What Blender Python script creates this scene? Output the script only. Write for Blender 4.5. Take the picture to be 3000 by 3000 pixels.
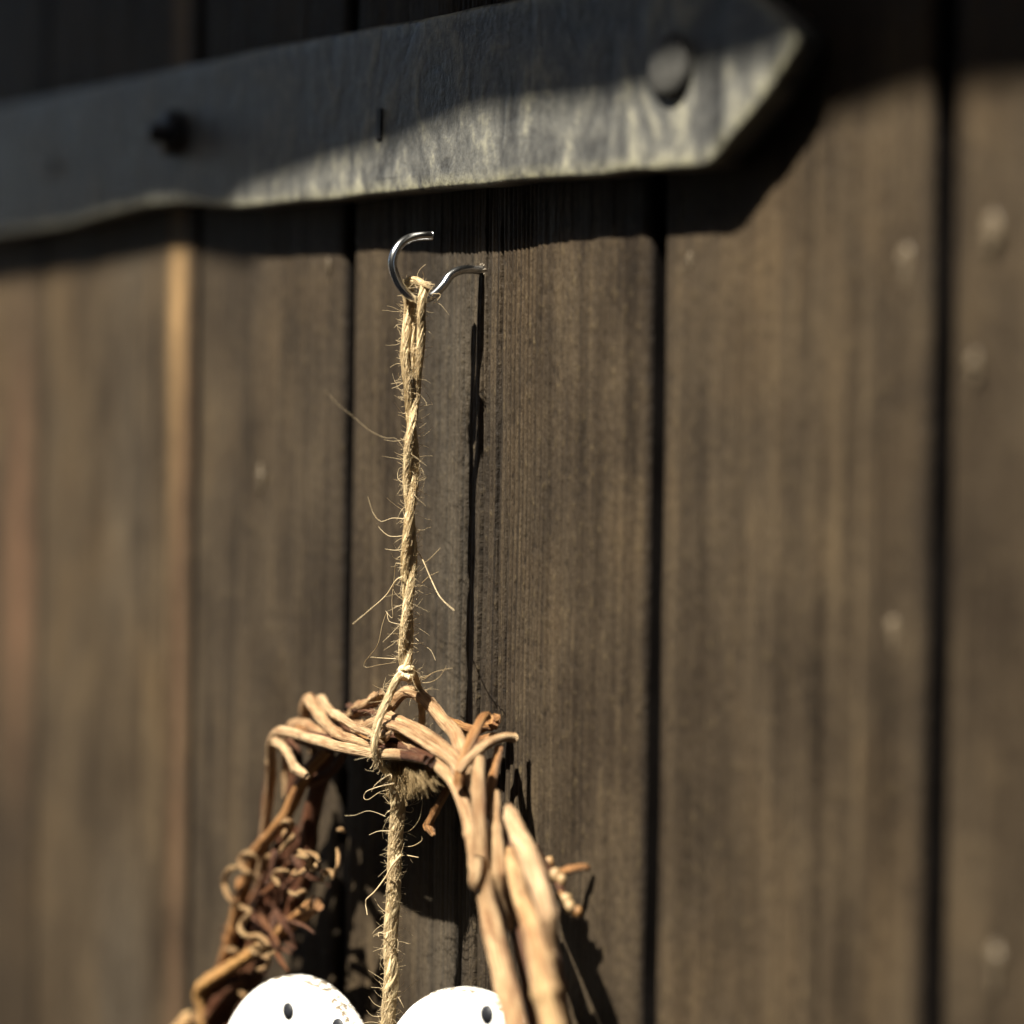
import bpy, math, random
import numpy as np
from mathutils import Vector, Matrix, noise

for o in list(bpy.data.objects):
    bpy.data.objects.remove(o)
scn = bpy.context.scene
col = scn.collection
rng = random.Random(7)

# ------------------------------------------------------------------ camera
# wall plane y = 0, outward normal -y; the screw hook enters the wall at the origin (metres)
TH, RO, F, V0, D0 = math.radians(56), math.radians(0.85), 6500.0, 950.0, 0.8125
DIR = Vector((-math.sin(TH), math.cos(TH), 0))
R0 = Vector((math.cos(TH), math.sin(TH), 0))
U0 = Vector((0, 0, 1))
CR = R0 * math.cos(RO) + U0 * math.sin(RO)
CU = U0 * math.cos(RO) - R0 * math.sin(RO)
CAM = -(DIR + CR * ((1415 - 1500) / F) + CU * ((V0 - 795) / F)) * D0
cd = bpy.data.cameras.new('camera')
cam = bpy.data.objects.new('camera', cd)
col.objects.link(cam)
m = Matrix((CR, CU, -DIR)).transposed().to_4x4()
m.translation = CAM
cam.matrix_world = m
cd.sensor_fit = 'HORIZONTAL'
cd.sensor_width = 24
cd.lens = F / 3000 * 24
cd.shift_y = -(1500 - V0) / 3000
cd.clip_start = 0.02
cd.clip_end = 500
cd.dof.use_dof = True
cd.dof.focus_distance = 0.803
cd.dof.aperture_fstop = 1.9
scn.camera = cam

# ------------------------------------------------------------------ light
TAN = 1.6                       # drop of a shadow per distance from the wall
AZ = math.radians(6)            # the sun stands a little to the right of the wall's normal
EL = math.atan(TAN * math.cos(AZ))
w = bpy.data.worlds.new('World')
scn.world = w
w.use_nodes = True
nt = w.node_tree
sky = nt.nodes.new('ShaderNodeTexSky')
sky.sky_type = 'NISHITA'
sky.sun_disc = False
sky.sun_elevation = EL
sky.dust_density = 2.2
sky.sun_rotation = math.pi - AZ
nt.links.new(sky.outputs[0], nt.nodes['Background'].inputs[0])
nt.nodes['Background'].inputs[1].default_value = 0.05
sd = bpy.data.lights.new('sun', 'SUN')
sd.energy = 5.0
sd.angle = math.radians(0.53)
sd.color = (1.0, 0.93, 0.79)
sun = bpy.data.objects.new('sun', sd)
sun.rotation_euler = (math.pi / 2 - EL, 0, AZ)
sun.location = (0, -3, 6)
col.objects.link(sun)
vs = scn.view_settings
vs.view_transform = 'Standard'
vs.look = 'None'
vs.exposure = 1.75
vs.gamma = 1

# ------------------------------------------------------------------ helpers
def ray(u, v):
    return DIR + CR * ((u - 1500) / F) + CU * ((V0 - v) / F)
def at(u, v, d):
    """point d millimetres in front of the wall"""
    r = ray(u, v)
    return CAM + r * ((-d / 1000 - CAM.y) / r.y)
def at_plane(u, v, p0, n):
    r = ray(u, v)
    return CAM + r * ((p0 - CAM).dot(n) / r.dot(n))
def per_px(p):
    return (p - CAM).dot(DIR) / F

def tag(o, label=None, cat=None, group=None, kind=None):
    if label: o['label'] = label
    if cat: o['category'] = cat
    if group: o['group'] = group
    if kind: o['kind'] = kind
    return o
def empty(name, loc, label, cat, group=None):
    o = bpy.data.objects.new(name, None)
    o.location = loc
    o.empty_display_size = 0.02
    col.objects.link(o)
    return tag(o, label, cat, group)

class MB:
    """collects faces, builds one mesh object"""
    def __init__(s):
        s.v, s.f, s.a = [], [], []
    def add(s, vs_, fs, at_=None):
        b = len(s.v)
        s.v += [tuple(p) for p in vs_]
        s.f += [tuple(i + b for i in f) for f in fs]
        s.a += at_ if at_ else [(p[0], p[1], p[2]) for p in vs_]
    def build(s, name, mat, parent=None, smooth=True, color=None):
        off = parent_world(parent)
        me = bpy.data.meshes.new(name)
        me.from_pydata([(x - off.x, y - off.y, z - off.z) for x, y, z in s.v], [], s.f)
        at_ = me.attributes.new('tube', 'FLOAT_VECTOR', 'POINT')
        at_.data.foreach_set('vector', np.array(s.a, dtype=np.float32).ravel())
        me.polygons.foreach_set('use_smooth', [smooth] * len(s.f))
        me.materials.append(mat)
        me.update()
        o = bpy.data.objects.new(name, me)
        col.objects.link(o)
        o.parent = parent
        if color: o.color = (*color, 1)
        return o
def parent_world(p):
    v = Vector((0, 0, 0))
    while p is not None:
        v += p.location
        p = p.parent
    return v

def spline(pts, step):
    """Catmull-Rom through tuples (Vector, radius), about `step` metres per sample"""
    out = []
    n = len(pts)
    for i in range(n - 1):
        p0, p1, p2, p3 = pts[max(i - 1, 0)], pts[i], pts[i + 1], pts[min(i + 2, n - 1)]
        k = max(2, int((p2[0] - p1[0]).length / step))
        for j in range(k):
            t = j / k
            a, b, c = -t + 2 * t * t - t ** 3, 2 - 5 * t * t + 3 * t ** 3, t + 4 * t * t - 3 * t ** 3
            e = -t * t + t ** 3
            out.append(((p0[0] * a + p1[0] * b + p2[0] * c + p3[0] * e) * 0.5,
                        max(1e-5, (p0[1] * a + p1[1] * b + p2[1] * c + p3[1] * e) * 0.5)))
    out.append(pts[-1])
    return out

def tube(mb, sm, nseg=12, ridge=0.0, rough=0.0, cap=True, seed=0.0, twist=0.0, flat=1.0):
    """sweep a circle along samples (Vector, radius)"""
    n = len(sm)
    verts, att, faces = [], [], []
    T = [(sm[min(i + 1, n - 1)][0] - sm[max(i - 1, 0)][0]).normalized() for i in range(n)]
    N = T[0].orthogonal().normalized()
    L = 0
    ph = [rng.uniform(0, 6.28) for _ in range(4)]
    for i, (p, r) in enumerate(sm):
        if i:
            N = (N - T[i] * N.dot(T[i])).normalized()
            L += (p - sm[i - 1][0]).length
        B = T[i].cross(N)
        for k in range(nseg):
            a = 2 * math.pi * k / nseg
            rr = r
            if ridge:
                aa = a + twist * L + 0.3 * math.sin(L * 140 + ph[0])
                rr *= 1 + ridge * (0.6 * math.cos(3 * aa + ph[1]) + 0.5 * math.cos(5 * aa + ph[2] + L * 60) + 0.35 * math.cos(9 * aa + ph[3]))
            if rough:
                q = noise.noise((math.cos(a) * 1.4 + seed * 7.1, math.sin(a) * 1.4 + seed, L * 110 + seed * 3.3))
                rr *= 1 + rough * q
            ca, sa = math.cos(a), math.sin(a) * flat
            verts.append(p + (N * ca + B * sa) * rr)
            att.append((math.cos(a) * 0.5 + seed, math.sin(a) * 0.5 + seed * 1.7, L * 100))
    for i in range(n - 1):
        for k in range(nseg):
            k2 = (k + 1) % nseg
            faces.append((i * nseg + k, i * nseg + k2, (i + 1) * nseg + k2, (i + 1) * nseg + k))
    if cap:
        for base, p, t, r in ((0, sm[0][0], -T[0], sm[0][1]), ((n - 1) * nseg, sm[-1][0], T[-1], sm[-1][1])):
            verts.append(p + t * r * 0.35)
            att.append((seed, seed * 1.7, 0))
            c = len(verts) - 1
            for k in range(nseg):
                k2 = (k + 1) % nseg
                faces.append((base + k, c, base + k2) if base else (base + k2, c, base + k))
    mb.add(verts, faces, att)

# ------------------------------------------------------------------ materials
def mat_new(name):
    mt = bpy.data.materials.new(name)
    mt.use_nodes = True
    t = mt.node_tree
    return mt, t, t.nodes['Principled BSDF']
def nd(t, typ, **kw):
    n = t.nodes.new(typ)
    for k, v in kw.items():
        if k in n.inputs: n.inputs[k].default_value = v
        else: setattr(n, k, v)
    return n
def ramp(t, src, stops):
    r = nd(t, 'ShaderNodeValToRGB')
    e = r.color_ramp.elements
    while len(e) < len(stops): e.new(0.5)
    for el, (p, c) in zip(e, stops):
        el.position = p
        el.color = (*c, 1) if len(c) == 3 else c
    t.links.new(src, r.inputs[0])
    return r.outputs[0]
def noise_tex(t, vec, scale=(1, 1, 1), detail=5, rough=0.6, dist=0.0):
    mp = nd(t, 'ShaderNodeMapping')
    mp.inputs['Scale'].default_value = scale
    t.links.new(vec, mp.inputs['Vector'])
    n = nd(t, 'ShaderNodeTexNoise')
    n.inputs['Scale'].default_value = 1
    n.inputs['Detail'].default_value = detail
    n.inputs['Roughness'].default_value = rough
    n.inputs['Distortion'].default_value = dist
    t.links.new(mp.outputs[0], n.inputs['Vector'])
    return n.outputs['Fac']
def mixc(t, fac, a, b, mode='MIX'):
    n = nd(t, 'ShaderNodeMix', data_type='RGBA', blend_type=mode)
    for s, i in ((fac, 0), (a, 6), (b, 7)):
        if isinstance(s, (int, float)): n.inputs[i].default_value = s
        elif isinstance(s, tuple): n.inputs[i].default_value = (*s, 1)
        else: t.links.new(s, n.inputs[i])
    return n.outputs[2]
def math_n(t, op, a, b=0.0):
    n = nd(t, 'ShaderNodeMath', operation=op)
    for s, i in ((a, 0), (b, 1)):
        if isinstance(s, (int, float)): n.inputs[i].default_value = s
        else: t.links.new(s, n.inputs[i])
    return n.outputs[0]
def bump(t, h, dist, strength=1.0):
    b = nd(t, 'ShaderNodeBump')
    b.inputs['Distance'].default_value = dist
    b.inputs['Strength'].default_value = strength
    t.links.new(h, b.inputs['Height'])
    return b.outputs[0]

def mat_wood():
    mt, t, bs = mat_new('weathered_stained_wood')
    tc = nd(t, 'ShaderNodeTexCoord')
    v = tc.outputs['Object']
    fine = noise_tex(t, v, (780, 1, 14), 4, 0.65)
    mid = noise_tex(t, v, (170, 1, 4), 5, 0.6, 0.3)
    blot = noise_tex(t, v, (34, 1, 17), 5, 0.62)
    big = noise_tex(t, v, (9, 1, 3.2), 3, 0.5)
    speck = noise_tex(t, v, (420, 1, 190), 3, 0.7)
    s = math_n(t, 'ADD', math_n(t, 'MULTIPLY', fine, 0.28), math_n(t, 'MULTIPLY', mid, 0.36))
    s = math_n(t, 'ADD', s, math_n(t, 'MULTIPLY', blot, 0.36))
    c = ramp(t, s, [(0.39, (0.010, 0.0073, 0.005)), (0.47, (0.033, 0.0238, 0.0152)), (0.53, (0.052, 0.0385, 0.0245)), (0.62, (0.086, 0.063, 0.037))])
    c = mixc(t, ramp(t, big, [(0.40, (0, 0, 0)), (0.66, (0.5, 0.5, 0.5))]), c, (0.050, 0.0385, 0.0265))
    patch = noise_tex(t, v, (17, 1, 8), 4, 0.55, 0.6)
    pm = ramp(t, patch, [(0.32, (0.62, 0.60, 0.60)), (0.5, (1, 1, 1)), (0.68, (1.24, 1.18, 1.08))])
    c = mixc(t, 1.0, c, pm, 'MULTIPLY')
    oi = nd(t, 'ShaderNodeObjectInfo')
    c = mixc(t, 1.0, c, ramp(t, oi.outputs['Random'], [(0.0, (0.86, 0.86, 0.88)), (0.5, (1.0, 0.98, 0.95)), (1.0, (1.14, 1.08, 0.98))]), 'MULTIPLY')
    c = mixc(t, ramp(t, speck, [(0.57, (0, 0, 0)), (0.70, (0.5, 0.5, 0.5))]), c, (0.115, 0.086, 0.046))
    pits = noise_tex(t, v, (640, 1, 210), 3, 0.6)
    c = mixc(t, ramp(t, pits, [(0.34, (0.75,) * 3), (0.43, (0, 0, 0))]), c, (0.010, 0.0075, 0.0055))
    for nm, cc, k in (('tan', (0.34, 0.215, 0.10), 1.0), ('red', (0.105, 0.058, 0.034), 0.8), ('dark', (0.008, 0.006, 0.005), 1.0), ('grey', (0.085, 0.077, 0.064), 0.6)):
        a = nd(t, 'ShaderNodeAttribute', attribute_name=nm)
        brk = ramp(t, blot, [(0.30, (0.25 if nm != 'dark' else 1.0,) * 3), (0.58, (1,) * 3)])
        c = mixc(t, math_n(t, 'MULTIPLY', math_n(t, 'MULTIPLY', a.outputs['Fac'], brk), k), c, cc)
    t.links.new(c, bs.inputs['Base Color'])
    t.links.new(ramp(t, mid, [(0.3, (0.5,) * 3), (0.7, (0.72,) * 3)]), bs.inputs['Roughness'])
    bs.inputs['Specular IOR Level'].default_value = 0.16
    h = math_n(t, 'ADD', math_n(t, 'MULTIPLY', fine, 0.6), math_n(t, 'ADD', math_n(t, 'MULTIPLY', mid, 0.8), math_n(t, 'MULTIPLY', math_n(t, 'ADD', speck, pits), 0.5)))
    t.links.new(bump(t, h, 0.0016, 1.0), bs.inputs['Normal'])
    return mt
WOOD = mat_wood()

def mat_plain(name, c, rough=0.6, metal=0.0, spec=0.4):
    mt, t, bs = mat_new(name)
    v = nd(t, 'ShaderNodeTexCoord').outputs['Object']
    n = noise_tex(t, v, (300, 300, 300), 4)
    t.links.new(ramp(t, n, [(0.3, tuple(x * 0.7 for x in c)), (0.7, tuple(min(1, x * 1.2) for x in c))]), bs.inputs['Base Color'])
    bs.inputs['Roughness'].default_value = rough
    bs.inputs['Metallic'].default_value = metal
    bs.inputs['Specular IOR Level'].default_value = spec
    return mt

def mat_iron():
    mt, t, bs = mat_new('weathered_black_iron')
    v = nd(t, 'ShaderNodeTexCoord').outputs['Object']
    a = noise_tex(t, v, (34, 1, 17), 6, 0.58, 1.6)
    b = noise_tex(t, v, (230, 1, 150), 5, 0.7)
    pit = noise_tex(t, v, (620, 1, 380), 3, 0.6)
    s = math_n(t, 'ADD', math_n(t, 'MULTIPLY', a, 0.65), math_n(t, 'MULTIPLY', b, 0.35))
    c = ramp(t, s, [(0.38, (0.022, 0.022, 0.022)), (0.46, (0.058, 0.058, 0.056)), (0.54, (0.105, 0.104, 0.095)), (0.64, (0.25, 0.24, 0.185))])
    c = mixc(t, ramp(t, pit, [(0.66, (0, 0, 0)), (0.72, (0.9, 0.9, 0.9))]), c, (0.02, 0.02, 0.022))
    ed = nd(t, 'ShaderNodeAttribute', attribute_name='tube')
    sx = nd(t, 'ShaderNodeSeparateXYZ')
    t.links.new(ed.outputs['Vector'], sx.inputs[0])
    wear = math_n(t, 'MULTIPLY', sx.outputs[0], ramp(t, b, [(0.36, (0, 0, 0)), (0.56, (0.85,) * 3)]))
    c = mixc(t, wear, c, (0.30, 0.285, 0.19))
    t.links.new(c, bs.inputs['Base Color'])
    t.links.new(ramp(t, a, [(0.3, (0.36,) * 3), (0.7, (0.55,) * 3)]), bs.inputs['Roughness'])
    bs.inputs['Specular IOR Level'].default_value = 0.5
    h = math_n(t, 'ADD', math_n(t, 'MULTIPLY', a, 1.0), math_n(t, 'MULTIPLY', b, 0.5))
    t.links.new(bump(t, h, 0.0016, 0.9), bs.inputs['Normal'])
    return mt
IRON = mat_iron()
BLACK = None

def mat_twig():
    mt, t, bs = mat_new('dry_vine_bark')
    v = nd(t, 'ShaderNodeAttribute', attribute_name='tube').outputs['Vector']
    oi = nd(t, 'ShaderNodeObjectInfo')
    st = noise_tex(t, v, (13, 13, 0.7), 5, 0.7)
    bl = noise_tex(t, v, (1.6, 1.6, 0.9), 4, 0.6)
    ring = noise_tex(t, v, (0.6, 0.6, 9), 3, 0.6)
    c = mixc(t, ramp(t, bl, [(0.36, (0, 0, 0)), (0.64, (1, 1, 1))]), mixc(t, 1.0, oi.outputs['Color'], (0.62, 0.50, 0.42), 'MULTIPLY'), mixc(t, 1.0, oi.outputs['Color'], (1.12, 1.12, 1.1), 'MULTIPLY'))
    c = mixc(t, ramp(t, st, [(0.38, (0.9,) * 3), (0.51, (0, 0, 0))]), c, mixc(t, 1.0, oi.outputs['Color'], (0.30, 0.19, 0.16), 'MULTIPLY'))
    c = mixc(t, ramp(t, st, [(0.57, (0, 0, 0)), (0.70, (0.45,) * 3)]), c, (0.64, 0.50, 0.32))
    c = mixc(t, ramp(t, ring, [(0.28, (0.5,) * 3), (0.36, (0, 0, 0))]), c, (0.13, 0.06, 0.03))
    t.links.new(c, bs.inputs['Base Color'])
    bs.inputs['Roughness'].default_value = 0.55
    bs.inputs['Specular IOR Level'].default_value = 0.35
    t.links.new(bump(t, st, 0.0013, 1.0), bs.inputs['Normal'])
    return mt
TWIG = mat_twig()

def mat_jute(name, c1, c2, trans=0.0):
    mt, t, bs = mat_new(name)
    v = nd(t, 'ShaderNodeAttribute', attribute_name='tube').outputs['Vector']
    st = noise_tex(t, v, (12, 12, 2.2), 6, 0.75)
    c = ramp(t, st, [(0.32, tuple(x * 0.6 for x in c1)), (0.46, c1), (0.62, c2)])
    t.links.new(c, bs.inputs['Base Color'])
    bs.inputs['Roughness'].default_value = 0.5
    bs.inputs['Specular IOR Level'].default_value = 0.4
    t.links.new(bump(t, st, 0.0003, 0.7), bs.inputs['Normal'])
    if trans:
        tr = nd(t, 'ShaderNodeBsdfTranslucent')
        t.links.new(c, tr.inputs['Color'])
        mx = nd(t, 'ShaderNodeMixShader')
        mx.inputs[0].default_value = trans
        t.links.new(bs.outputs[0], mx.inputs[1])
        t.links.new(tr.outputs[0], mx.inputs[2])
        t.links.new(mx.outputs[0], t.nodes['Material Output'].inputs[0])
    return mt
JUTE = mat_jute('jute_yarn', (0.76, 0.60, 0.34), (0.90, 0.77, 0.50), 0.1)
FIBRE = mat_jute('jute_fibre', (0.74, 0.58, 0.34), (0.90, 0.78, 0.55), 0.35)
CHROME = mat_plain('zinc_plated_steel', (0.62, 0.63, 0.64), 0.22, 1.0)
BLACK = mat_plain('black_enamel', (0.012, 0.012, 0.014), 0.45)
DULL = mat_plain('dull_iron', (0.065, 0.064, 0.060), 0.62, 0, 0.3)
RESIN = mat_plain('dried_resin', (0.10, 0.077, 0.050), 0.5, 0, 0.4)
DOT = mat_plain('charcoal_paint', (0.012, 0.013, 0.017), 0.55)

# ------------------------------------------------------------------ setting: ground and roof overhang
def box_mb(mb, x0, x1, y0, y1, z0, z1):
    v = [(x, y, z) for x in (x0, x1) for y in (y0, y1) for z in (z0, z1)]
    mb.add([Vector(p) for p in v], [(0, 1, 3, 2), (4, 6, 7, 5), (0, 4, 5, 1), (2, 3, 7, 6), (0, 2, 6, 4), (1, 5, 7, 3)])
GROUND = mat_plain('trodden_earth', (0.07, 0.058, 0.045), 0.9)
mb = MB()
mb.add([Vector((-60, -60, -1.1)), Vector((60, -60, -1.1)), Vector((60, 60, -1.1)), Vector((-60, 60, -1.1))], [(0, 1, 2, 3)])
tag(mb.build('ground', GROUND), kind='structure')

# added unseen walls, opposite and at both sides, block skylight and deepen the shade
mb = MB()
box_mb(mb, -2.6, 2.6, -2.75, -2.6, -1.1, 3.1)
box_mb(mb, 2.6, 2.75, -2.6, -0.2, -1.1, 3.1)
box_mb(mb, -3.3, -3.15, -2.6, -1.4, -1.1, 3.1)
tag(mb.build('sky_blocker_wall', mat_plain('sky_blocker_brown', (0.05, 0.04, 0.03), 0.85), smooth=False), kind='structure')

DF, DB = 13.5, 1.6            # front and back of the iron strap, mm from the wall
Y0 = 0.42
edge = []
for (u, v, d) in [(-900, 858, DF), (0, 698, DF), (200, 668, DF), (330, 632, DF), (400, 612, DF), (450, 590, DF), (520, 596, DF), (560, 612, DF), (600, 622, DF), (637, 590, DF), (720, 520, DF), (815, 497, DF), (970, 440, DF), (1165, 411, DF), (1281, 373, DF), (1398, 326, DF),
                  (1500, 306, DF), (1593, 287, DF), (1756, 262, DF), (1888, 233, DF), (2043, 175, DF), (2199, 147, DF),
                  (2500, 330, 0), (2620, 292, 0), (2720, 262, 0), (3000, 240, 0)]:
    p = at(u, v + (38 if d and u > 600 else 0), d)
    edge.append((p.x + math.tan(AZ) * (Y0 - d / 1000), p.z + TAN * (Y0 - d / 1000)))
edge.sort()
edge = [(-1.5, edge[0][1])] + edge + [(edge[-1][0] + 0.3, edge[-1][1]), (1.6, edge[-1][1])]
v, f = [], []
for i, (x, z) in enumerate(edge):
    v += [Vector((x, -Y0, z)), Vector((x, -Y0, z + 0.06)), Vector((x, 0.065, z + 0.20)), Vector((x, 0.065, z + 0.14))]
    if i:
        a, b = (i - 1) * 4, i * 4
        for k in range(4):
            f.append((a + k, b + k, b + (k + 1) % 4, a + (k + 1) % 4))
f += [(0, 1, 2, 3), tuple(len(v) - 4 + k for k in (3, 2, 1, 0))]
mb = MB(); mb.add(v, f)
tag(mb.build('roof_overhang', WOOD, smooth=False), kind='structure')

# ------------------------------------------------------------------ plank wall
wall = empty('plank_wall', (0, 0, -1.1), 'weathered dark brown wall of upright wooden planks', 'wall')
def xw(u, v=1600):
    return at(u, v, 0).x
seam_u = [-1150, -560, 118, 566, 1010, 1913, 2738, 3500]
seams = [-1.5] + [xw(u) for u in seam_u] + [0.55, 0.8]
gaps = [0.004, 0.004, 0.004, 0.0030, 0.0009, 0.0074, 0.0062, 0.0070, 0.006, 0.006, 0.004]
ZB, ZT = -1.1, 1.20
def n1(x, s):
    return noise.noise((x, s, 0.37 * s))
def plank(i, xa, xb):
    fine = xb > xw(500) and xa < 0.3
    dx = 0.00045 if i == IC else (0.0007 if fine else 0.0016)
    nx = max(10, int((xb - xa) / dx))
    # rows: dense inside the picture, sparse elsewhere
    zs = list(np.arange(ZB, -0.46, 0.05)) + list(np.arange(-0.46, 0.2, 0.008)) + list(np.arange(0.2, ZT + 0.01, 0.05))
    zs[-1] = ZT
    lift = [0, 0, 0, 0.0008, -0.0006, 0.0004, 0, -0.0008, 0.0005, 0, 0][i % 11]
    verts, at_, faces = [], {k: [] for k in ('tan', 'red', 'dark', 'grey')}, []
    W = xb - xa
    cols_ = [xa + W * (k / nx) for k in range(nx + 1)]
    hx = []
    for z in zs:
        warp = 0.0016 * n1(z * 5, 3.1 + i) + 0.0007 * n1(z * 19, 8.3 + i)
        ea = 0.0011 * n1(z * 9, 11 + i) + 0.0006 * n1(z * 33, 17 + i)
        eb = 0.0011 * n1(z * 9, 23 + i) + 0.0006 * n1(z * 33, 29 + i)
        for k, x in enumerate(cols_):
            q = x + warp
            h = 0.00026 * n1(q * 420, 5 + i) + 0.00016 * n1(q * 1100, 9 + i) + 0.0003 * n1(q * 110, 2 + i)
            h += 0.00012 * noise.noise((q * 900, z * 60, i))
            dk = tn = rd = gy = 0.0
            if i == IC:
                # ridged grain on both sides of the crack, and the crack lines themselves
                win = math.exp(-((q + 0.016) / 0.02) ** 2) + math.exp(-((q - 0.026) / 0.02) ** 2)
                sg = math.sin(q * 2 * math.pi / 0.0026 + 1.2 * math.sin(z * 9) + 5 * n1(q * 60, 77))
                h += 0.00024 * win * sg
                dk = max(dk, 0.85 * win * max(0, -sg - 0.25))
                dk = max(dk, min(0.8, 3.2 * max(0, n1(q * 520, 81) * (0.6 + 0.8 * abs(n1(z * 7 + q * 300, 83))) - 0.24)))
                gy = 0.55 * math.exp(-((q + 0.02) / 0.022) ** 2)
                for bx, bw, ba in ((-0.0105, 0.0035, 0.6), (0.0135, 0.0022, 0.6), (0.0195, 0.0014, 0.5), (0.043, 0.003, 0.35), (-0.047, 0.004, 0.3), (0.0055, 0.002, 0.45)):
                    dk = max(dk, ba * math.exp(-((q + 0.002 * n1(z * 6, bx * 999) - bx) / bw) ** 2) * (0.5 + 0.9 * abs(n1(q * 700 + z * 3, 91))))
                for cx, cw, cdp, seed, lo, hi in CRACKS:
                    if lo < z < hi:
                        c = cx + 0.0011 * n1(z * 14, seed) + 0.0006 * n1(z * 60, seed + 2)
                        ww = cw * (0.65 + 0.7 * abs(n1(z * 25, seed + 5))) * min(1, (z - lo) / 0.03 + 0.1, (hi - z) / 0.03 + 0.1)
                        g = math.exp(-((x - c) / ww) ** 2)
                        h -= cdp * g
                        dk = max(dk, g * 0.95)
            # colour that belongs to the boards
            if i == ISTREAK:
                c = xw(514) + 0.003 * n1(z * 6, 40)
                tn = math.exp(-((x - c) / 0.0085) ** 2) * min(1, max(0.04, (z + 0.14) / 0.14)) * (0.75 + 0.6 * n1(z * 12, 41))
                rd = math.exp(-((x - c - 0.008) / 0.010) ** 2) * min(1, max(0, (0.02 - z) / 0.1)) * 0.55
                gy = 0.6 * math.exp(-((x - c + 0.05) / 0.03) ** 2) * (0.5 + n1(z * 7, 51))
            if i == ISTREAK - 1:
                c = xw(55)
                rd = math.exp(-((x - c) / 0.022) ** 4) * math.exp(-((z + 0.15) / 0.10) ** 2)
                dk = max(dk, 0.45 * min(1, max(0, (-0.2 - z) / 0.1)))
            # edges of a board round over, with the gap's shade painted into their colour
            ed = min(x - xa, xb - x)
            h -= 0.0022 * math.exp(-ed / 0.0011)
            dk = max(dk, 0.95 * math.exp(-ed / 0.0018))
            xx = x
            xx += abs(ea) * math.exp(-(x - xa) / 0.004) - abs(eb) * math.exp(-(xb - x) / 0.004)
            verts.append((xx, -h - lift, z))
            at_['tan'].append(max(0, tn)); at_['red'].append(max(0, rd)); at_['dark'].append(min(1, dk)); at_['grey'].append(max(0, gy))
    nz = len(zs); nc = nx + 1
    for r in range(nz - 1):
        for k in range(nx):
            a = r * nc + k
            faces.append((a, a + 1, a + nc + 1, a + nc))
    # sides go back into the wall
    b = len(verts)
    for r in range(nz):
        for k in (0, nx):
            x, y, z = verts[r * nc + k]
            for yy in (y, 0.040):
                verts.append((x, yy, z))
                for kk in at_: at_[kk].append(0.0)
                at_['dark'][-1] = 1.0
    for r in range(nz - 1):
        p, q = b + r * 4, b + (r + 1) * 4
        faces.append((p, q, q + 1, p + 1))
        faces.append((p + 2, p + 3, q + 3, q + 2))
    me = bpy.data.meshes.new('plank')
    me.from_pydata([(x, y, z - ZB) for x, y, z in verts], [], faces)
    for kk, vals in at_.items():
        A = me.attributes.new(kk, 'FLOAT', 'POINT')
        A.data.foreach_set('value', vals)
    me.polygons.foreach_set('use_smooth', [True] * len(faces))
    me.materials.append(WOOD)
    me.materials.append(GAP_SHADE)
    nf = (nz - 1) * nx
    me.polygons.foreach_set('material_index', [0] * nf + [1] * (len(faces) - nf))
    o = bpy.data.objects.new('plank', me)
    col.objects.link(o)
    o.parent = wall
    return o
GAP_SHADE = mat_plain('gap_shade_dark', (0.012, 0.009, 0.008), 0.9, 0, 0.2)  # shade of the gaps put into a near-black colour, for board sides and backing
ISTREAK = 3          # board left of the closed joint, with the tan streak
IC = 5               # cracked board that carries the hook
CRACKS = [(0.0125, 0.0008, 0.0022, 72, -0.8, 0.02), (0.0185, 0.0007, 0.0016, 73, -0.5, -0.07), (-0.012, 0.0010, 0.0015, 74, -0.8, -0.02), (0.034, 0.0006, 0.0008, 75, -0.4, -0.1), (-0.0285, 0.0005, 0.0008, 76, -0.3, 0.1), (0.0016, 0.0009, 0.006, 61, -1.1, 0.0), (0.0035, 0.0006, 0.003, 62, -0.06, 0.8), (-0.0085, 0.0012, 0.0022, 63, -0.6, -0.01),
          (0.0125, 0.0004, 0.0018, 64, -0.35, -0.05), (0.0155, 0.0003, 0.0012, 65, -0.9, -0.1), (0.006, 0.00035, 0.0012, 66, -0.16, 0.10),
          (-0.021, 0.0003, 0.0008, 67, -0.5, 0.3), (0.009, 0.0003, 0.001, 68, -0.5, -0.18), (-0.03, 0.0003, 0.0008, 69, -0.28, -0.2)]
planks = []
for i in range(len(seams) - 1):
    planks.append(plank(i, seams[i] + gaps[i] / 2, seams[i + 1] - gaps[i + 1] / 2))
mb = MB(); box_mb(mb, -1.5, 0.8, 0.0405, 0.06, ZB, ZT)
mb.build('backing_board', GAP_SHADE, wall, smooth=False)

def blob(mb, c, rx, ry, rz, seed, n=10, mrows=7, amp=0.25, ax=None):
    vs_, fs = [], []
    for r in range(mrows + 1):
        th = math.pi * r / mrows
        for k in range(n):
            a = 2 * math.pi * k / n
            d = Vector((math.sin(th) * math.cos(a), math.sin(th) * math.sin(a), math.cos(th)))
            q = 1 + amp * noise.noise((d.x * 1.5 + seed, d.y * 1.5, d.z * 1.5))
            p = Vector((d.x * rx * q, d.y * ry * q, d.z * rz * q))
            if ax: p = ax @ p
            vs_.append(c + p)
    for r in range(mrows):
        for k in range(n):
            k2 = (k + 1) % n
            fs.append((r * n + k, (r + 1) * n + k, (r + 1) * n + k2, r * n + k2))
    mb.add(vs_, fs)
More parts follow.
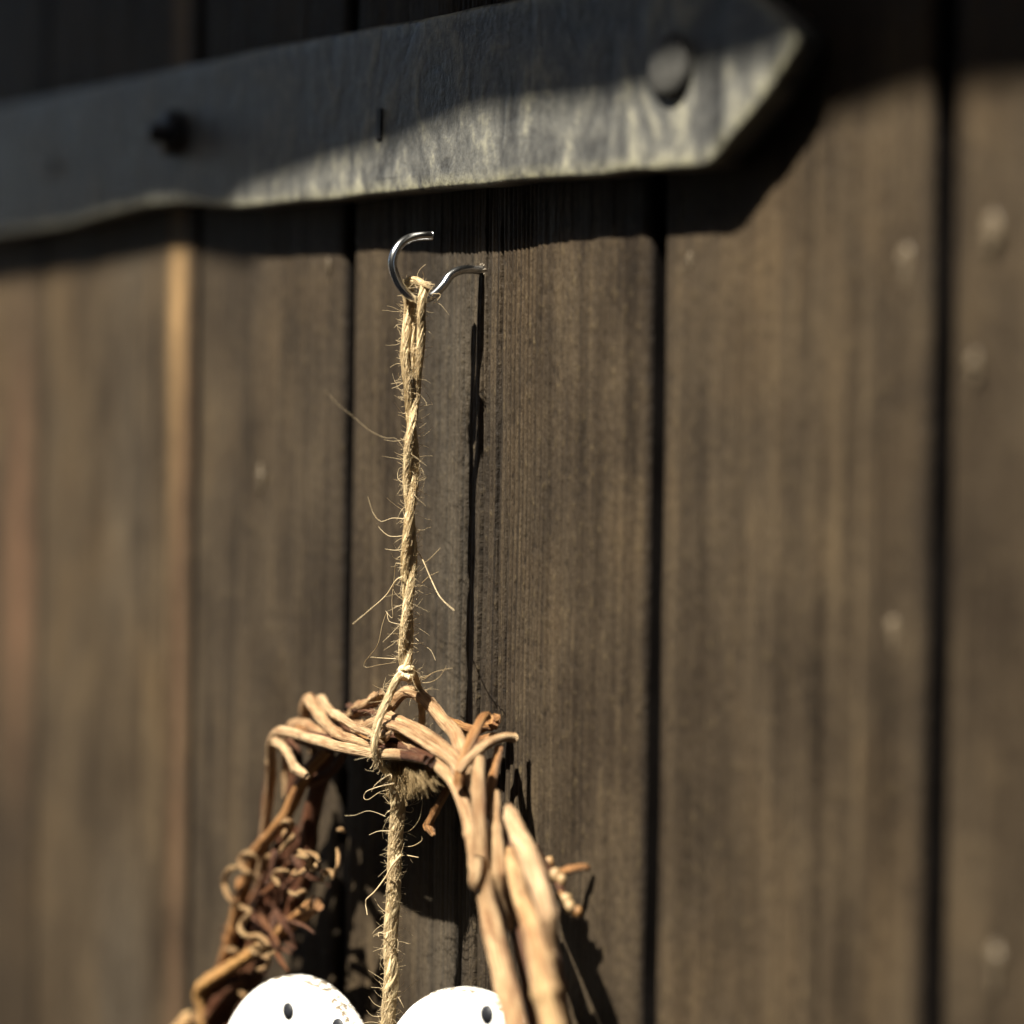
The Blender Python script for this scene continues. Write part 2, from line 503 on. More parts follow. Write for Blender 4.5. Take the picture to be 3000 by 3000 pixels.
# resin beads and drips on the boards
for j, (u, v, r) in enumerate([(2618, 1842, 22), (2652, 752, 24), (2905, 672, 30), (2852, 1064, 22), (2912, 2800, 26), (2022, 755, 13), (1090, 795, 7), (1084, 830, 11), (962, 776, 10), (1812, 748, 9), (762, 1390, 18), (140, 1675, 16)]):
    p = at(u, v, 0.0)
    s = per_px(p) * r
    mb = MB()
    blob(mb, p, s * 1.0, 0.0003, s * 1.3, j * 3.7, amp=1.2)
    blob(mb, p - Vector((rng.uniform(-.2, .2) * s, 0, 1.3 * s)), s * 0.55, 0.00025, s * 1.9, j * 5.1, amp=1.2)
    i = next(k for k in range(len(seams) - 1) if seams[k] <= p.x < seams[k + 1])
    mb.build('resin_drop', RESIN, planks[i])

# ------------------------------------------------------------------ strap hinge
hinge = empty('strap_hinge', at(1000, 350, DB), 'long black forged iron strap hinge with pointed end across the planks', 'hinge')
top = [(-1300, 565), (-700, 448), (0, 312), (260, 252), (540, 193), (800, 137), (1000, 96), (1240, 56), (1450, 14), (1750, -48), (2060, -116)]
tip = [(2100, -112), (2160, -62), (2228, -3), (2290, 52), (2322, 86), (2334, 112), (2326, 146), (2290, 205), (2225, 296), (2150, 396), (2098, 462), (2080, 478), (2050, 489)]
bot = [(1850, 503), (1650, 522), (1450, 540), (1250, 560), (1000, 582), (850, 597), (700, 607), (640, 606), (570, 600), (520, 597), (470, 601), (420, 605), (370, 618), (310, 630), (260, 641), (200, 660), (120, 672), (0, 690), (-300, 745), (-700, 815), (-1300, 925)]
outl = []
raw = top + tip + bot
for i, (a, b) in enumerate(zip(raw, raw[1:] + raw[:1])):
    L = math.hypot(b[0] - a[0], b[1] - a[1])
    k = max(1, int(L / 28))
    for j in range(k):
        t = j / k
        outl.append((a[0] + (b[0] - a[0]) * t, a[1] + (b[1] - a[1]) * t))
P = []
for i, (u, v) in enumerate(outl):
    p = at(u, v, DF)
    P.append(Vector((p.x + 0.0005 * n1(i * 0.35, 71), 0, p.z + 0.0007 * n1(i * 0.3, 72))))
n = len(P)
nrm = []
for i in range(n):
    t = (P[(i + 1) % n] - P[i - 1]).normalized()
    nrm.append(Vector((-t.z, 0, t.x)))
BOW, XB = 0.0022, at(1330, 550, 12).x
cen = sum(P, Vector()) / n
sgn = 1 if sum(nrm[i].dot(cen - P[i]) for i in range(n)) > 0 else -1
mb = MB()
rings = [(0.0, -DB, 0.0), (0.0, -(DF - 1.2), 0.2), (0.0004, -(DF - 0.6), 0.9), (0.0014, -(DF - 0.15), 0.75), (0.0030, -DF, 0.35), (0.006, -DF - 0.1, 0.0)]
vs_, at_ = [], []
for inset, y, wear in rings:
    for i in range(n):
        q = P[i] + nrm[i] * sgn * inset
        vs_.append(Vector((q.x, y / 1000 - BOW * math.exp(-((q.x - XB) / 0.055) ** 2) + (0.00025 * n1(i * 0.5, 75) if inset else 0), q.z)))
        at_.append((wear, 0, 0))
fs = []
for r in range(len(rings) - 1):
    for i in range(n):
        i2 = (i + 1) % n
        fs.append((r * n + i, r * n + i2, (r + 1) * n + i2, (r + 1) * n + i))
fs.append(tuple((len(rings) - 1) * n + i for i in range(n)))
fs.append(tuple(range(n))[::-1])
mb.add(vs_, fs, at_)
strap = mb.build('strap', IRON, hinge)
def disc_lathe(mb, c, prof, nseg=20, squash=1.0, wear=0.0, rot=0.0):
    """profile (radius, height out of the wall) in metres"""
    vs_, fs = [], []
    for r, h in prof:
        for k in range(nseg):
            a = 2 * math.pi * k / nseg + rot
            vs_.append(c + Vector((math.cos(a) * r * squash, -h, math.sin(a) * r)))
    for j in range(len(prof) - 1):
        for k in range(nseg):
            k2 = (k + 1) % nseg
            fs.append((j * nseg + k, j * nseg + k2, (j + 1) * nseg + k2, (j + 1) * nseg + k))
    fs.append(tuple((len(prof) - 1) * nseg + k for k in range(nseg)))
    mb.add(vs_, fs, [(wear, 0, 0)] * len(vs_))
mb = MB()
c = at(1970, 196, DF)
disc_lathe(mb, c, [(0.0106, -0.001), (0.0105, 0.0012), (0.0096, 0.0024), (0.0072, 0.0034), (0.0035, 0.0039), (0.0008, 0.0040)], 26)
mb.build('bolt', DULL, hinge)
mb = MB()
c = at(520, 392, DF)
disc_lathe(mb, c, [(0.0105, -0.001), (0.0105, 0.0055), (0.0093, 0.0068), (0.0048, 0.0069), (0.0046, 0.0125), (0.0036, 0.0138)], 6, rot=0.3)
mb.build('bolt', BLACK, hinge)
mb = MB()
c = at(1122, 365, DF)
box_mb(mb, c.x - 0.0022, c.x + 0.0022, c.y - 0.0022, c.y + 0.001, c.z - 0.0062, c.z + 0.0062)
nh = mb.build('nail_head', BLACK, hinge, smooth=False)
nh.modifiers.new('b', 'BEVEL').width = 0.0008
mb = MB()
disc_lathe(mb, at(150, 487, DF), [(0.006, -0.001), (0.0055, 0.0008), (0.003, 0.0012)], 16)
mb.build('rivet', IRON, hinge)

# ------------------------------------------------------------------ screw hook
XN = Vector((1, 0, 0))
hook = empty('screw_hook', (0, 0, 0), 'shiny zinc screw hook holding the twine below the iron hinge', 'hook')
hk = [(1440, 791), (1400, 791), (1363, 790), (1337, 796), (1316, 811), (1301, 833), (1280, 856), (1257, 873), (1231, 880), (1203, 868), (1174, 838), (1156, 802), (1150, 773), (1156, 742), (1174, 715), (1199, 699), (1231, 692), (1263, 691)]
pts = []
for j, (u, v) in enumerate(hk):
    x = 0.001 * max(0, j - 6) * -0.25
    p = at_plane(u, v, Vector((x, 0, 0)), XN)
    pts.append((p, 13.3 * per_px(p)))
mb = MB(); tube(mb, spline(pts, 0.0007), 20)
mb.build('wire', CHROME, hook)
mb = MB()
c = at_plane(1412, 791, Vector((0, 0, 0)), XN)
for k in range(9):
    a = k * 0.7 + rng.uniform(-.2, .2)
    q = Vector((math.cos(a) * 0.0021, -0.0002, math.sin(a) * 0.0021 + c.z))
    blob(mb, q, 0.0006, 0.0008, 0.0006, k * 2.1, 6, 4)
mb.build('splinter_ring', RESIN, hook)

# ------------------------------------------------------------------ jute twine
twine = empty('jute_twine', at(1160, 2250, 30), 'frayed jute twine looped over the metal hook and knotted to the wreath', 'twine')
def hp(u, v, x=0.0):
    return at_plane(u, v, Vector((x / 1000, 0, 0)), XN)
def jtube(pts, name, plies=3, r=9.0, off=7.0, turns=60, seg=10):
    """yarn of twisted plies along pts [(Vector)]; r and off in px"""
    sm = spline([(p, 1.0) for p in pts], 0.0008)
    mb = MB()
    T = [(sm[min(i + 1, len(sm) - 1)][0] - sm[max(i - 1, 0)][0]).normalized() for i in range(len(sm))]
    N = T[0].orthogonal().normalized()
    frames = []
    for i in range(len(sm)):
        N = (N - T[i] * N.dot(T[i])).normalized()
        frames.append((sm[i][0], N.copy(), T[i].cross(N), T[i]))
    px = per_px(sm[len(sm) // 2][0])
    L = 0
    for j in range(plies):
        s2, L = [], 0
        for i, (p, a, b, t) in enumerate(frames):
            if i: L += (p - frames[i - 1][0]).length
            an = L * turns + 2 * math.pi * j / plies + 0.5 * n1(L * 60, j + 3)
            k = 1 + 0.25 * n1(L * 110, j * 3 + 1)
            s2.append((p + (a * math.cos(an) + b * math.sin(an)) * off * px * k, r * px * (1 + 0.22 * n1(L * 150, j * 7 + 2))))
        tube(mb, s2, seg, ridge=0.22, rough=0.4, seed=rng.random() * 9)
    o = mb.build(name, JUTE, twine)
    return frames, px
FR = []
# loop over the hook: left strand up, over the wire, right strand down; then both twist into one cord
cen = [(1208, 1150), (1206, 1230), (1205, 1320), (1203, 1420), (1200, 1530), (1198, 1640), (1196, 1740), (1192, 1840), (1188, 1930), (1189, 1965)]
def strand(side):
    out = []
    for j, (u, v) in enumerate(cen):
        ph = j * 1.25 + (0 if side > 0 else math.pi)
        a = 11 if j < 7 else 9
        out.append(hp(u + a * math.cos(ph), v, -1.5 + 1.3 * math.sin(ph)))
    return out
left_up = [hp(1190, 1090, -1.5), hp(1186, 1030, -2.2), hp(1192, 960, -3.4), hp(1196, 915, -4.6), hp(1194, 880, -4.8), hp(1188, 850, -4.6), hp(1192, 828, -3.4)]
over = [hp(1210, 822, -1.2), hp(1232, 830, 0.8), hp(1242, 848, 2.4)]
right_dn = [hp(1238, 874, 3.0), hp(1234, 910, 2.8), hp(1235, 960, 1.8), hp(1231, 1030, 0.6), hp(1223, 1090, -0.6)]
fr, px = jtube(strand(-1)[::-1] + left_up + over + right_dn + strand(1), 'hanging_loop', 5, 5.2, 6.8, 170)
FR.append((fr, px, 12.5))
fr, px = jtube([hp(1208, 1110, -1), hp(1206, 1020, -2), hp(1211, 950, -3.2), hp(1211, 900, -4.6), hp(1204, 852, -4.4), hp(1210, 830, -2.5), hp(1226, 830, 0.2)], 'hanging_strand', 3, 4.5, 4.5, 200)
FR.append((fr, px, 9))
# knot, tie strands, lower cord
kc = hp(1190, 1968, -1.5)
mb = MB()
for k in range(3):
    tilt = (0.5, -0.7, 0.15)[k]
    ring = []
    for j in range(15):
        a = 2 * math.pi * j / 14
        rr = 0.0018 + 0.0004 * math.sin(2 * a + k)
        ring.append((kc + Vector((math.cos(a) * rr, math.sin(a) * rr, math.cos(a) * rr * tilt + (k - 1) * 0.0014)), 0.00115 + 0.0002 * math.sin(3 * a)))
    tube(mb, spline(ring, 0.0006), 9, ridge=0.18, rough=0.4, seed=k * 2.2)
mb.build('knot', JUTE, twine)
fr, px = jtube([hp(1184, 1965, -3), at(1160, 1995, 34), at(1135, 2050, 37), at(1108, 2115, 41), at(1097, 2170, 43), at(1101, 2212, 42), at(1118, 2246, 39), at(1146, 2270, 35)], 'tie_strand', 5, 4.6, 6.0, 130)
FR.append((fr, px, 11))
fr, px = jtube([hp(1205, 1960, 0), at(1224, 2010, 21), at(1234, 2060, 17), at(1236, 2120, 15), at(1226, 2190, 14), at(1196, 2250, 20), at(1160, 2275, 28)], 'tie_strand', 4, 4.6, 5.0, 160)
FR.append((fr, px, 10))
low = [at(1150, 2268, 34), at(1164, 2320, 32), at(1166, 2370, 30), at(1161, 2430, 30), at(1157, 2500, 30), at(1154, 2570, 30), at(1152, 2640, 30), at(1146, 2710, 30), at(1144, 2780, 30), at(1148, 2850, 30), at(1141, 2930, 30), at(1136, 3000, 30), at(1132, 3080, 29)]
fr, px = jtube(low, 'cord', 3, 10.5, 9.5, 330)
FR.append((fr, px, 18.5))

# fibres
def fibre(mb, pts, r0, r1=None, step=0.0012):
    n = len(pts)
    r1 = r0 * 0.4 if r1 is None else r1
    sm = spline([(p, r0 + (r1 - r0) * i / (n - 1)) for i, p in enumerate(pts)], step)
    tube(mb, sm, 3, cap=False, seed=rng.random() * 9)
mb = MB()
for fr, px, rad in FR:
    length = sum((fr[i + 1][0] - fr[i][0]).length for i in range(len(fr) - 1))
    # fibres lying along the yarn
    for _ in range(int(length * (15000 if rad > 15 else 8000))):
        i = rng.randrange(len(fr))
        k = rng.randint(6, 16)
        an = rng.uniform(0, 6.28)
        tw = rng.uniform(-0.12, 0.3)
        pts = []
        lift = rng.uniform(0.85, 1.14 if rad > 15 else 1.04)
        for s in range(0, k, 2):
            p, a, b, t = fr[min(i + s, len(fr) - 1)]
            if i + s > len(fr) - 1: p = p + t * 0.0005 * s
            l = lift * (1.0 + (0.25 * rng.random() * (s / k) ** 2))
            pts.append(p + (a * math.cos(an + tw * s) + b * math.sin(an + tw * s)) * rad * px * l)
        if len(pts) > 2: fibre(mb, pts, rng.uniform(0.6, 1.15) * px, None, 0.0025)
    # fibres standing away
    for _ in range(int(length * (7000 if rad > 15 else 4500))):
        i = rng.randrange(len(fr))
        p, a, b, t = fr[i]
        an = rng.uniform(0, 6.28)
        o = a * math.cos(an) + b * math.sin(an)
        L = min(90, 7 + rng.expovariate(1 / 17)) * px
        curl = Vector((rng.uniform(-1, 1), rng.uniform(-1, 1), rng.uniform(-1, 1)))
        dr = (o + t * rng.uniform(-0.9, 0.9)).normalized()
        q = p + o * rad * px * 0.8
        cs = rng.uniform(0.2, 0.8)
        pts = [q]
        for s in range(5):
            dr = (dr + curl * cs + Vector((rng.uniform(-1, 1), rng.uniform(-1, 1), rng.uniform(-1, 1))) * 0.25).normalized()
            q = q + dr * L / 5
            pts.append(q)
        fibre(mb, pts, rng.uniform(0.4, 0.85) * px, None, 0.002)
tag(mb.build('fuzz', FIBRE, twine), kind='stuff')
# single long fibres
longf = [
    ([(1182, 1312), (1160, 1285), (1128, 1282), (1085, 1262), (1028, 1215), (985, 1180), (952, 1142)], 0.75, 24),
    ([(1184, 1520), (1150, 1518), (1115, 1527), (1092, 1500), (1078, 1455)], 1.8, 30),
    ([(1180, 1570), (1140, 1570), (1110, 1545), (1105, 1535)], 1.7, 30),
    ([(1180, 1610), (1155, 1612), (1128, 1608)], 1.8, 30),
    ([(1180, 1690), (1160, 1700), (1130, 1745), (1085, 1785), (1034, 1828)], 3.6, 32),
    ([(1178, 1655), (1160, 1650), (1155, 1690), (1148, 1760), (1150, 1810), (1130, 1790)], 1.7, 32),
    ([(1175, 1830), (1140, 1820), (1133, 1795), (1120, 1830), (1105, 1890), (1068, 1940), (1072, 1955), (1110, 1948), (1160, 1940)], 1.6, 33),
    ([(1215, 1605), (1238, 1640), (1262, 1695), (1290, 1750), (1330, 1788)], 4.2, 24),
    ([(1225, 1720), (1255, 1690), (1284, 1675)], 2.0, 24),
    ([(1230, 1655), (1255, 1640), (1290, 1605)], 1.5, 24),
    ([(1218, 1870), (1240, 1890), (1262, 1905), (1276, 1935)], 1.6, 22),
    ([(1200, 1985), (1240, 1985), (1275, 1968), (1325, 1957)], 2.0, 24),
    ([(1200, 1995), (1250, 2000), (1285, 1985), (1308, 1950)], 1.7, 24),
    ([(1195, 2000), (1240, 1990), (1262, 1975)], 2.0, 24),
    ([(1160, 1930), (1120, 1928), (1085, 1925)], 2.0, 32),
    ([(1205, 1412), (1225, 1385), (1240, 1400), (1232, 1425), (1212, 1428)], 1.7, 24),
    ([(1182, 1415), (1165, 1400), (1168, 1375), (1180, 1368)], 1.7, 30),
    ([(1155, 2295), (1110, 2305), (1072, 2320), (1066, 2338), (1080, 2342), (1110, 2322), (1140, 2312)], 2.6, 38),
    ([(1130, 2392), (1100, 2380), (1075, 2376), (1040, 2388), (1010, 2390)], 1.5, 36),
    ([(1180, 2440), (1205, 2430), (1228, 2400), (1236, 2365), (1238, 2345)], 2.0, 26),
    ([(1180, 2376), (1205, 2380), (1211, 2370), (1206, 2365)], 2.2, 26),
    ([(1185, 2480), (1210, 2478), (1236, 2462), (1235, 2450)], 2.6, 26),
    ([(1190, 2505), (1205, 2508), (1226, 2512)], 3.6, 26),
    ([(1145, 2435), (1110, 2435), (1082, 2446)], 2.4, 36),
    ([(1145, 2268), (1115, 2285), (1095, 2305), (1088, 2320)], 2.4, 38),
    ([(1098, 2205), (1098, 2225), (1090, 2245), (1084, 2252)], 3.0, 42),
    ([(1146, 2262), (1147, 2280), (1140, 2300)], 3.6, 36),
    ([(1150, 2256), (1190, 2243), (1222, 2250)], 1.6, 32),
    ([(1176, 2505), (1150, 2535), (1130, 2570)], 8.5, 34),
    ([(1130, 2570), (1100, 2610), (1072, 2638), (1074, 2665), (1076, 2680)], 4.6, 35),
    ([(1150, 2725), (1130, 2735), (1108, 2732), (1110, 2745)], 3.0, 34),
    ([(1155, 2905), (1172, 2930), (1183, 2952)], 2.0, 28),
    ([(1188, 992), (1170, 1000), (1160, 996)], 1.8, 28), ([(1185, 1118), (1168, 1130), (1148, 1138)], 1.8, 28),
    ([(1250, 865), (1275, 860), (1292, 864), (1272, 890)], 2.2, 22), ([(1255, 858), (1262, 846), (1268, 840)], 1.6, 22),
    ([(1246, 1150), (1255, 1160), (1264, 1180)], 1.4, 22),
]
for pl, r, d in longf:
    mb = MB()
    pts = [at(u, v, d + 0.6 * math.sin(j * 2.1)) for j, (u, v) in enumerate(pl)]
    fibre(mb, pts, 0.6 * r * per_px(pts[0]), 0.3 * r * per_px(pts[0]), 0.0012)
    mb.build('loose_fibre', FIBRE, twine)

# ------------------------------------------------------------------ wreath of vine twigs
wreath = empty('twig_wreath', at(1120, 4200, 30), 'wreath of twisted dry vine twigs hanging from the twine', 'wreath')
TAN_ = (0.47, 0.32, 0.175)
PALE = (0.55, 0.40, 0.235)
ORG = (0.36, 0.19, 0.07)
RED = (0.115, 0.046, 0.021)  # red-brown bark; self-shade and warm bounce of the tangle put into the colour
TEND = (0.40, 0.27, 0.13)
def twig(pl, col_, name='twig', seg=18, ridge=0.10, rough=0.12, knots=3, step=0.0012):
    """pl: (u, v, d mm, radius px)"""
    pts = []
    for (u, v, d, r) in pl:
        p = at(u, v, d)
        pts.append((p, r * per_px(p)))
    sm = spline(pts, step)
    L = len(sm)
    ks = [rng.randrange(L) for _ in range(knots)]
    s2 = []
    for i, (p, r) in enumerate(sm):
        k = 1 + sum(0.20 * math.exp(-((i - q) * step / (r * 0.5)) ** 2) for q in ks) + 0.06 * n1(i * step * 90, L * 0.1)
        wob = Vector((n1(i * step * 55, 1.3 + L), n1(i * step * 55, 4.2 + L), n1(i * step * 55, 7.7 + L))) * r * 0.14
        s2.append((p + wob, r * k))
    mb = MB()
    tube(mb, s2, seg, ridge, rough, seed=rng.random() * 20)
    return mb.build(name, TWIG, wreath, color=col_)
B = [  # the ring goes on below the picture: both arms swing in and meet at its foot
    ([(1522, 3010), (1600, 3300), (1580, 3700), (1420, 4050), (1180, 4200)], 38), ]
# --- top
twig([(760, 2560, 24, 13), (778, 2420, 26, 14), (792, 2300, 29, 15), (793, 2215, 33, 15), (798, 2165, 36, 15), (822, 2143, 38, 15), (870, 2152, 39, 15), (940, 2172, 40, 16), (1010, 2192, 41, 16), (1096, 2208, 40, 16), (1166, 2211, 37, 15), (1254, 2229, 31, 14), (1330, 2300, 27, 14)], PALE)
twig([(842, 2330, 20, 13), (838, 2200, 22, 14), (852, 2135, 26, 15), (896, 2122, 30, 15), (942, 2146, 33, 15), (1026, 2173, 35, 14), (1120, 2195, 33, 13), (1200, 2215, 27, 13)], TAN_)
twig([(930, 2240, 14, 13), (905, 2140, 16, 15), (893, 2075, 20, 17), (906, 2050, 24, 17), (928, 2080, 30, 17), (961, 2125, 34, 17), (1007, 2158, 37, 16), (1080, 2180, 37, 13), (1150, 2200, 33, 12)], TAN_)
twig([(918, 2062, 18, 11), (942, 2047, 22, 13), (962, 2076, 28, 13), (998, 2104, 33, 13), (1045, 2132, 37, 12), (1095, 2152, 39, 12), (1130, 2180, 36, 10)], PALE)
twig([(1015, 2120, 16, 12), (1040, 2085, 20, 16), (1075, 2062, 26, 18), (1105, 2045, 28, 13), (1117, 2026, 30, 9)], TAN_, rough=0.8, ridge=0.2)
twig([(1030, 2095, 17, 13), (1060, 2080, 24, 14), (1095, 2088, 28, 13), (1120, 2110, 26, 12)], RED, rough=0.9, ridge=0.2)
twig([(1020, 2065, 22, 7), (1044, 2075, 24, 10), (1068, 2070, 27, 9)], RED, rough=0.9)
twig([(1045, 2120, 20, 14), (1090, 2118, 25, 16), (1120, 2100, 25, 17), (1150, 2064, 24, 18), (1175, 2036, 23, 17), (1200, 2026, 22, 17), (1236, 2040, 20, 18), (1270, 2073, 19, 19), (1301, 2113, 19, 20), (1335, 2150, 21, 22), (1352, 2200, 24, 22), (1370, 2270, 26, 20), (1392, 2380, 27, 20)], TAN_, ridge=0.05)
twig([(1040, 2150, 24, 15), (1090, 2125, 29, 18), (1140, 2110, 32, 20), (1195, 2124, 32, 20), (1240, 2148, 31, 19), (1300, 2190, 29, 18), (1345, 2235, 28, 18), (1370, 2310, 28, 18), (1400, 2440, 28, 20)], TAN_, ridge=0.18)
twig([(1100, 2140, 34, 10), (1128, 2128, 36, 15), (1170, 2134, 36, 16), (1220, 2162, 34, 15), (1280, 2200, 31, 15), (1330, 2240, 30, 15), (1360, 2300, 30, 15)], PALE, ridge=0.2)
twig([(1112, 2168, 37, 6), (1120, 2150, 38, 9), (1132, 2142, 37, 8)], PALE)
twig([(1130, 2165, 36, 9), (1140, 2150, 38, 8), (1148, 2146, 38, 6)], PALE, rough=0.6)
twig([(1080, 2200, 24, 14), (1150, 2215, 22, 15), (1220, 2225, 20, 15), (1290, 2250, 20, 14), (1350, 2330, 22, 14)], ORG)
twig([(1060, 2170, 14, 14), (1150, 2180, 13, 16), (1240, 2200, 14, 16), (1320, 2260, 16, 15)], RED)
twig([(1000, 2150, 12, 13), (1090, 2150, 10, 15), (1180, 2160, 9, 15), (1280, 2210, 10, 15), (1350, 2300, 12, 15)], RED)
twig([(1165, 2150, 33, 12), (1208, 2183, 33, 17), (1259, 2222, 32, 19), (1312, 2267, 31, 20), (1338, 2306, 31, 20), (1361, 2362, 32, 20), (1380, 2440, 33, 21), (1394, 2520, 34, 22), (1398, 2575, 35, 23), (1402, 2600, 34, 15)], TAN_, ridge=0.05)
twig([(1290, 2105, 17, 13), (1325, 2118, 15, 14), (1360, 2132, 14, 15), (1390, 2138, 13, 15), (1418, 2128, 10, 15), (1446, 2120, 8, 16), (1452, 2104, 8, 14)], ORG, rough=0.4)
twig([(1440, 2095, 8, 10), (1447, 2112, 8, 17), (1444, 2128, 9, 12)], ORG, rough=0.7)
twig([(1342, 2300, 34, 15), (1348, 2262, 33, 16), (1363, 2209, 30, 16), (1386, 2155, 25, 16), (1410, 2108, 19, 15), (1428, 2098, 14, 13)], ORG, ridge=0.05)
twig([(1345, 2262, 34, 11), (1366, 2232, 31, 15), (1395, 2204, 26, 16), (1438, 2173, 18, 15), (1482, 2160, 11, 14), (1508, 2163, 7, 13)], PALE, ridge=0.05)
twig([(1360, 2210, 22, 12), (1410, 2170, 15, 13), (1460, 2158, 10, 12)], ORG)
# inner layers of the thick top bundle, hidden, added to make its shadow solid
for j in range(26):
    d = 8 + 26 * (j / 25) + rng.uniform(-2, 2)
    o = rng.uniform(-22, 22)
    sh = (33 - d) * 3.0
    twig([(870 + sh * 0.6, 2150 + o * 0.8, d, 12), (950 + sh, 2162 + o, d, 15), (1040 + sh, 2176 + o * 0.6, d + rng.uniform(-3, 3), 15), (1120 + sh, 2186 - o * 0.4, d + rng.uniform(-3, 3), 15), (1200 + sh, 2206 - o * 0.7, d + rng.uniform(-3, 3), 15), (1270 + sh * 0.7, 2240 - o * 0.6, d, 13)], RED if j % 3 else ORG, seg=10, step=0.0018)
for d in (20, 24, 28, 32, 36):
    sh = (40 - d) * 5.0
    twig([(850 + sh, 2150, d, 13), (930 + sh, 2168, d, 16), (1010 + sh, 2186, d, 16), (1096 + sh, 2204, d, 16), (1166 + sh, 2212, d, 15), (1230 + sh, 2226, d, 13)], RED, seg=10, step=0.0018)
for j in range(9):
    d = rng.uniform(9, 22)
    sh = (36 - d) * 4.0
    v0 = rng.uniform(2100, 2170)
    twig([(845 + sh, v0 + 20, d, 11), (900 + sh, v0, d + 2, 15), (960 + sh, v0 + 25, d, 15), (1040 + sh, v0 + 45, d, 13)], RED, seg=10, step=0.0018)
# --- right arm
twig([(1408, 2215, 27, 14), (1404, 2260, 29, 19), (1403, 2323, 31, 21), (1406, 2416, 33, 22), (1410, 2500, 34, 23), (1418, 2570, 34, 25), (1430, 2650, 34, 29), (1446, 2740, 35, 33), (1472, 2850, 36, 35), (1500, 2950, 37, 35), (1524, 3050, 38, 34), (1584, 3300, 40, 33), (1560, 3700, 36, 30), (1400, 4050, 30, 28), (1160, 4200, 28, 24)], TAN_, ridge=0.05)
twig([(1404, 2510, 36, 17), (1398, 2555, 37, 21), (1392, 2588, 38, 17), (1389, 2600, 38, 10)], PALE, knots=0)
twig([(1436, 2225, 18, 12), (1442, 2330, 20, 15), (1468, 2430, 22, 16), (1508, 2560, 24, 17), (1548, 2700, 26, 18), (1590, 2860, 27, 18), (1630, 3050, 28, 18)], RED)  # hidden twig, added to fill the arm's shadow on the wall
twig([(1464, 2188, 14, 11), (1458, 2215, 16, 14), (1447, 2255, 19, 15), (1437, 2310, 23, 14), (1425, 2380, 26, 14)], ORG, ridge=0.05)
twig([(1345, 2275, 30, 12), (1372, 2298, 29, 15), (1398, 2325, 28, 16), (1410, 2370, 27, 15)], TAN_, ridge=0.05)
twig([(1372, 2225, 22, 12), (1380, 2260, 22, 13), (1376, 2340, 24, 13), (1384, 2420, 26, 13)], ORG)
twig([(1452, 2318, 22, 13), (1450, 2360, 24, 18), (1452, 2420, 26, 20), (1458, 2500, 28, 22), (1464, 2570, 29, 22), (1474, 2640, 27, 18), (1490, 2720, 24, 15)], TAN_, ridge=0.05)
twig([(1484, 2560, 18, 12), (1500, 2680, 19, 16), (1518, 2760, 20, 17), (1536, 2850, 21, 17), (1562, 3000, 22, 18), (1612, 3300, 28, 20), (1540, 3750, 30, 24), (1350, 4080, 28, 24)], (0.22, 0.105, 0.04), ridge=0.08)
twig([(1490, 2360, 25, 13), (1502, 2398, 26, 22), (1528, 2462, 29, 27), (1552, 2525, 32, 29), (1576, 2590, 34, 29), (1596, 2650, 35, 28), (1608, 2700, 35, 24), (1614, 2760, 34, 18), (1624, 2850, 32, 14)], (0.52, 0.37, 0.22), ridge=0.08, rough=0.2)
twig([(1493, 2492, 24, 16), (1505, 2540, 27, 23), (1526, 2625, 31, 26), (1556, 2715, 35, 30), (1578, 2790, 37, 36), (1594, 2870, 39, 38), (1612, 2970, 40, 38), (1628, 3060, 41, 37), (1660, 3300, 42, 34), (1620, 3700, 38, 30), (1450, 4080, 32, 26), (1180, 4240, 28, 22)], (0.45, 0.30, 0.15), ridge=0.09)
twig([(1582, 2700, 24, 18), (1618, 2800, 26, 22), (1640, 2920, 28, 22), (1655, 3050, 29, 22), (1690, 3400, 30, 22), (1560, 3900, 28, 20)], RED)
twig([(1520, 2700, 20, 16), (1560, 2850, 22, 17), (1600, 3000, 24, 18), (1650, 3300, 26, 18)], RED)
for (u, v, d, r, c_) in [(1609, 2526, 12, 15, (0.30, 0.19, 0.09)), (1626, 2566, 13, 20, (0.30, 0.21, 0.11)), (1645, 2578, 12, 15, (0.30, 0.21, 0.11)), (1642, 2606, 12, 14, (0.24, 0.13, 0.05)), (1658, 2640, 13, 20, (0.30, 0.21, 0.11)), (1668, 2658, 13, 18, (0.30, 0.21, 0.11)), (1692, 2672, 11, 14, (0.24, 0.13, 0.05)), (1640, 2625, 14, 13, (0.24, 0.13, 0.05))]:  # bud tones darkened for the partial shade behind the arm
    p = at(u, v, d); s = per_px(p) * r
    mb = MB(); blob(mb, p, s, s, s * 1.2, u * 0.1, 12, 8, 0.2)
    mb.build('bud', TWIG, wreath, color=c_)
twig([(1590, 2600, 16, 10), (1622, 2566, 12, 10), (1655, 2552, 9, 11), (1690, 2543, 6, 11), (1716, 2540, 4, 10), (1722, 2548, 3, 7)], ORG)
twig([(1570, 2480, 18, 8), (1605, 2540, 14, 8), (1650, 2620, 13, 9), (1685, 2670, 12, 8)], RED)
twig([(1320, 2296, 24, 11), (1304, 2324, 25, 12), (1280, 2368, 26, 12), (1258, 2412, 27, 12), (1252, 2424, 27, 13)], ORG, knots=1)
twig([(1254, 2416, 27, 13), (1262, 2432, 27, 10), (1270, 2448, 27, 5)], ORG)
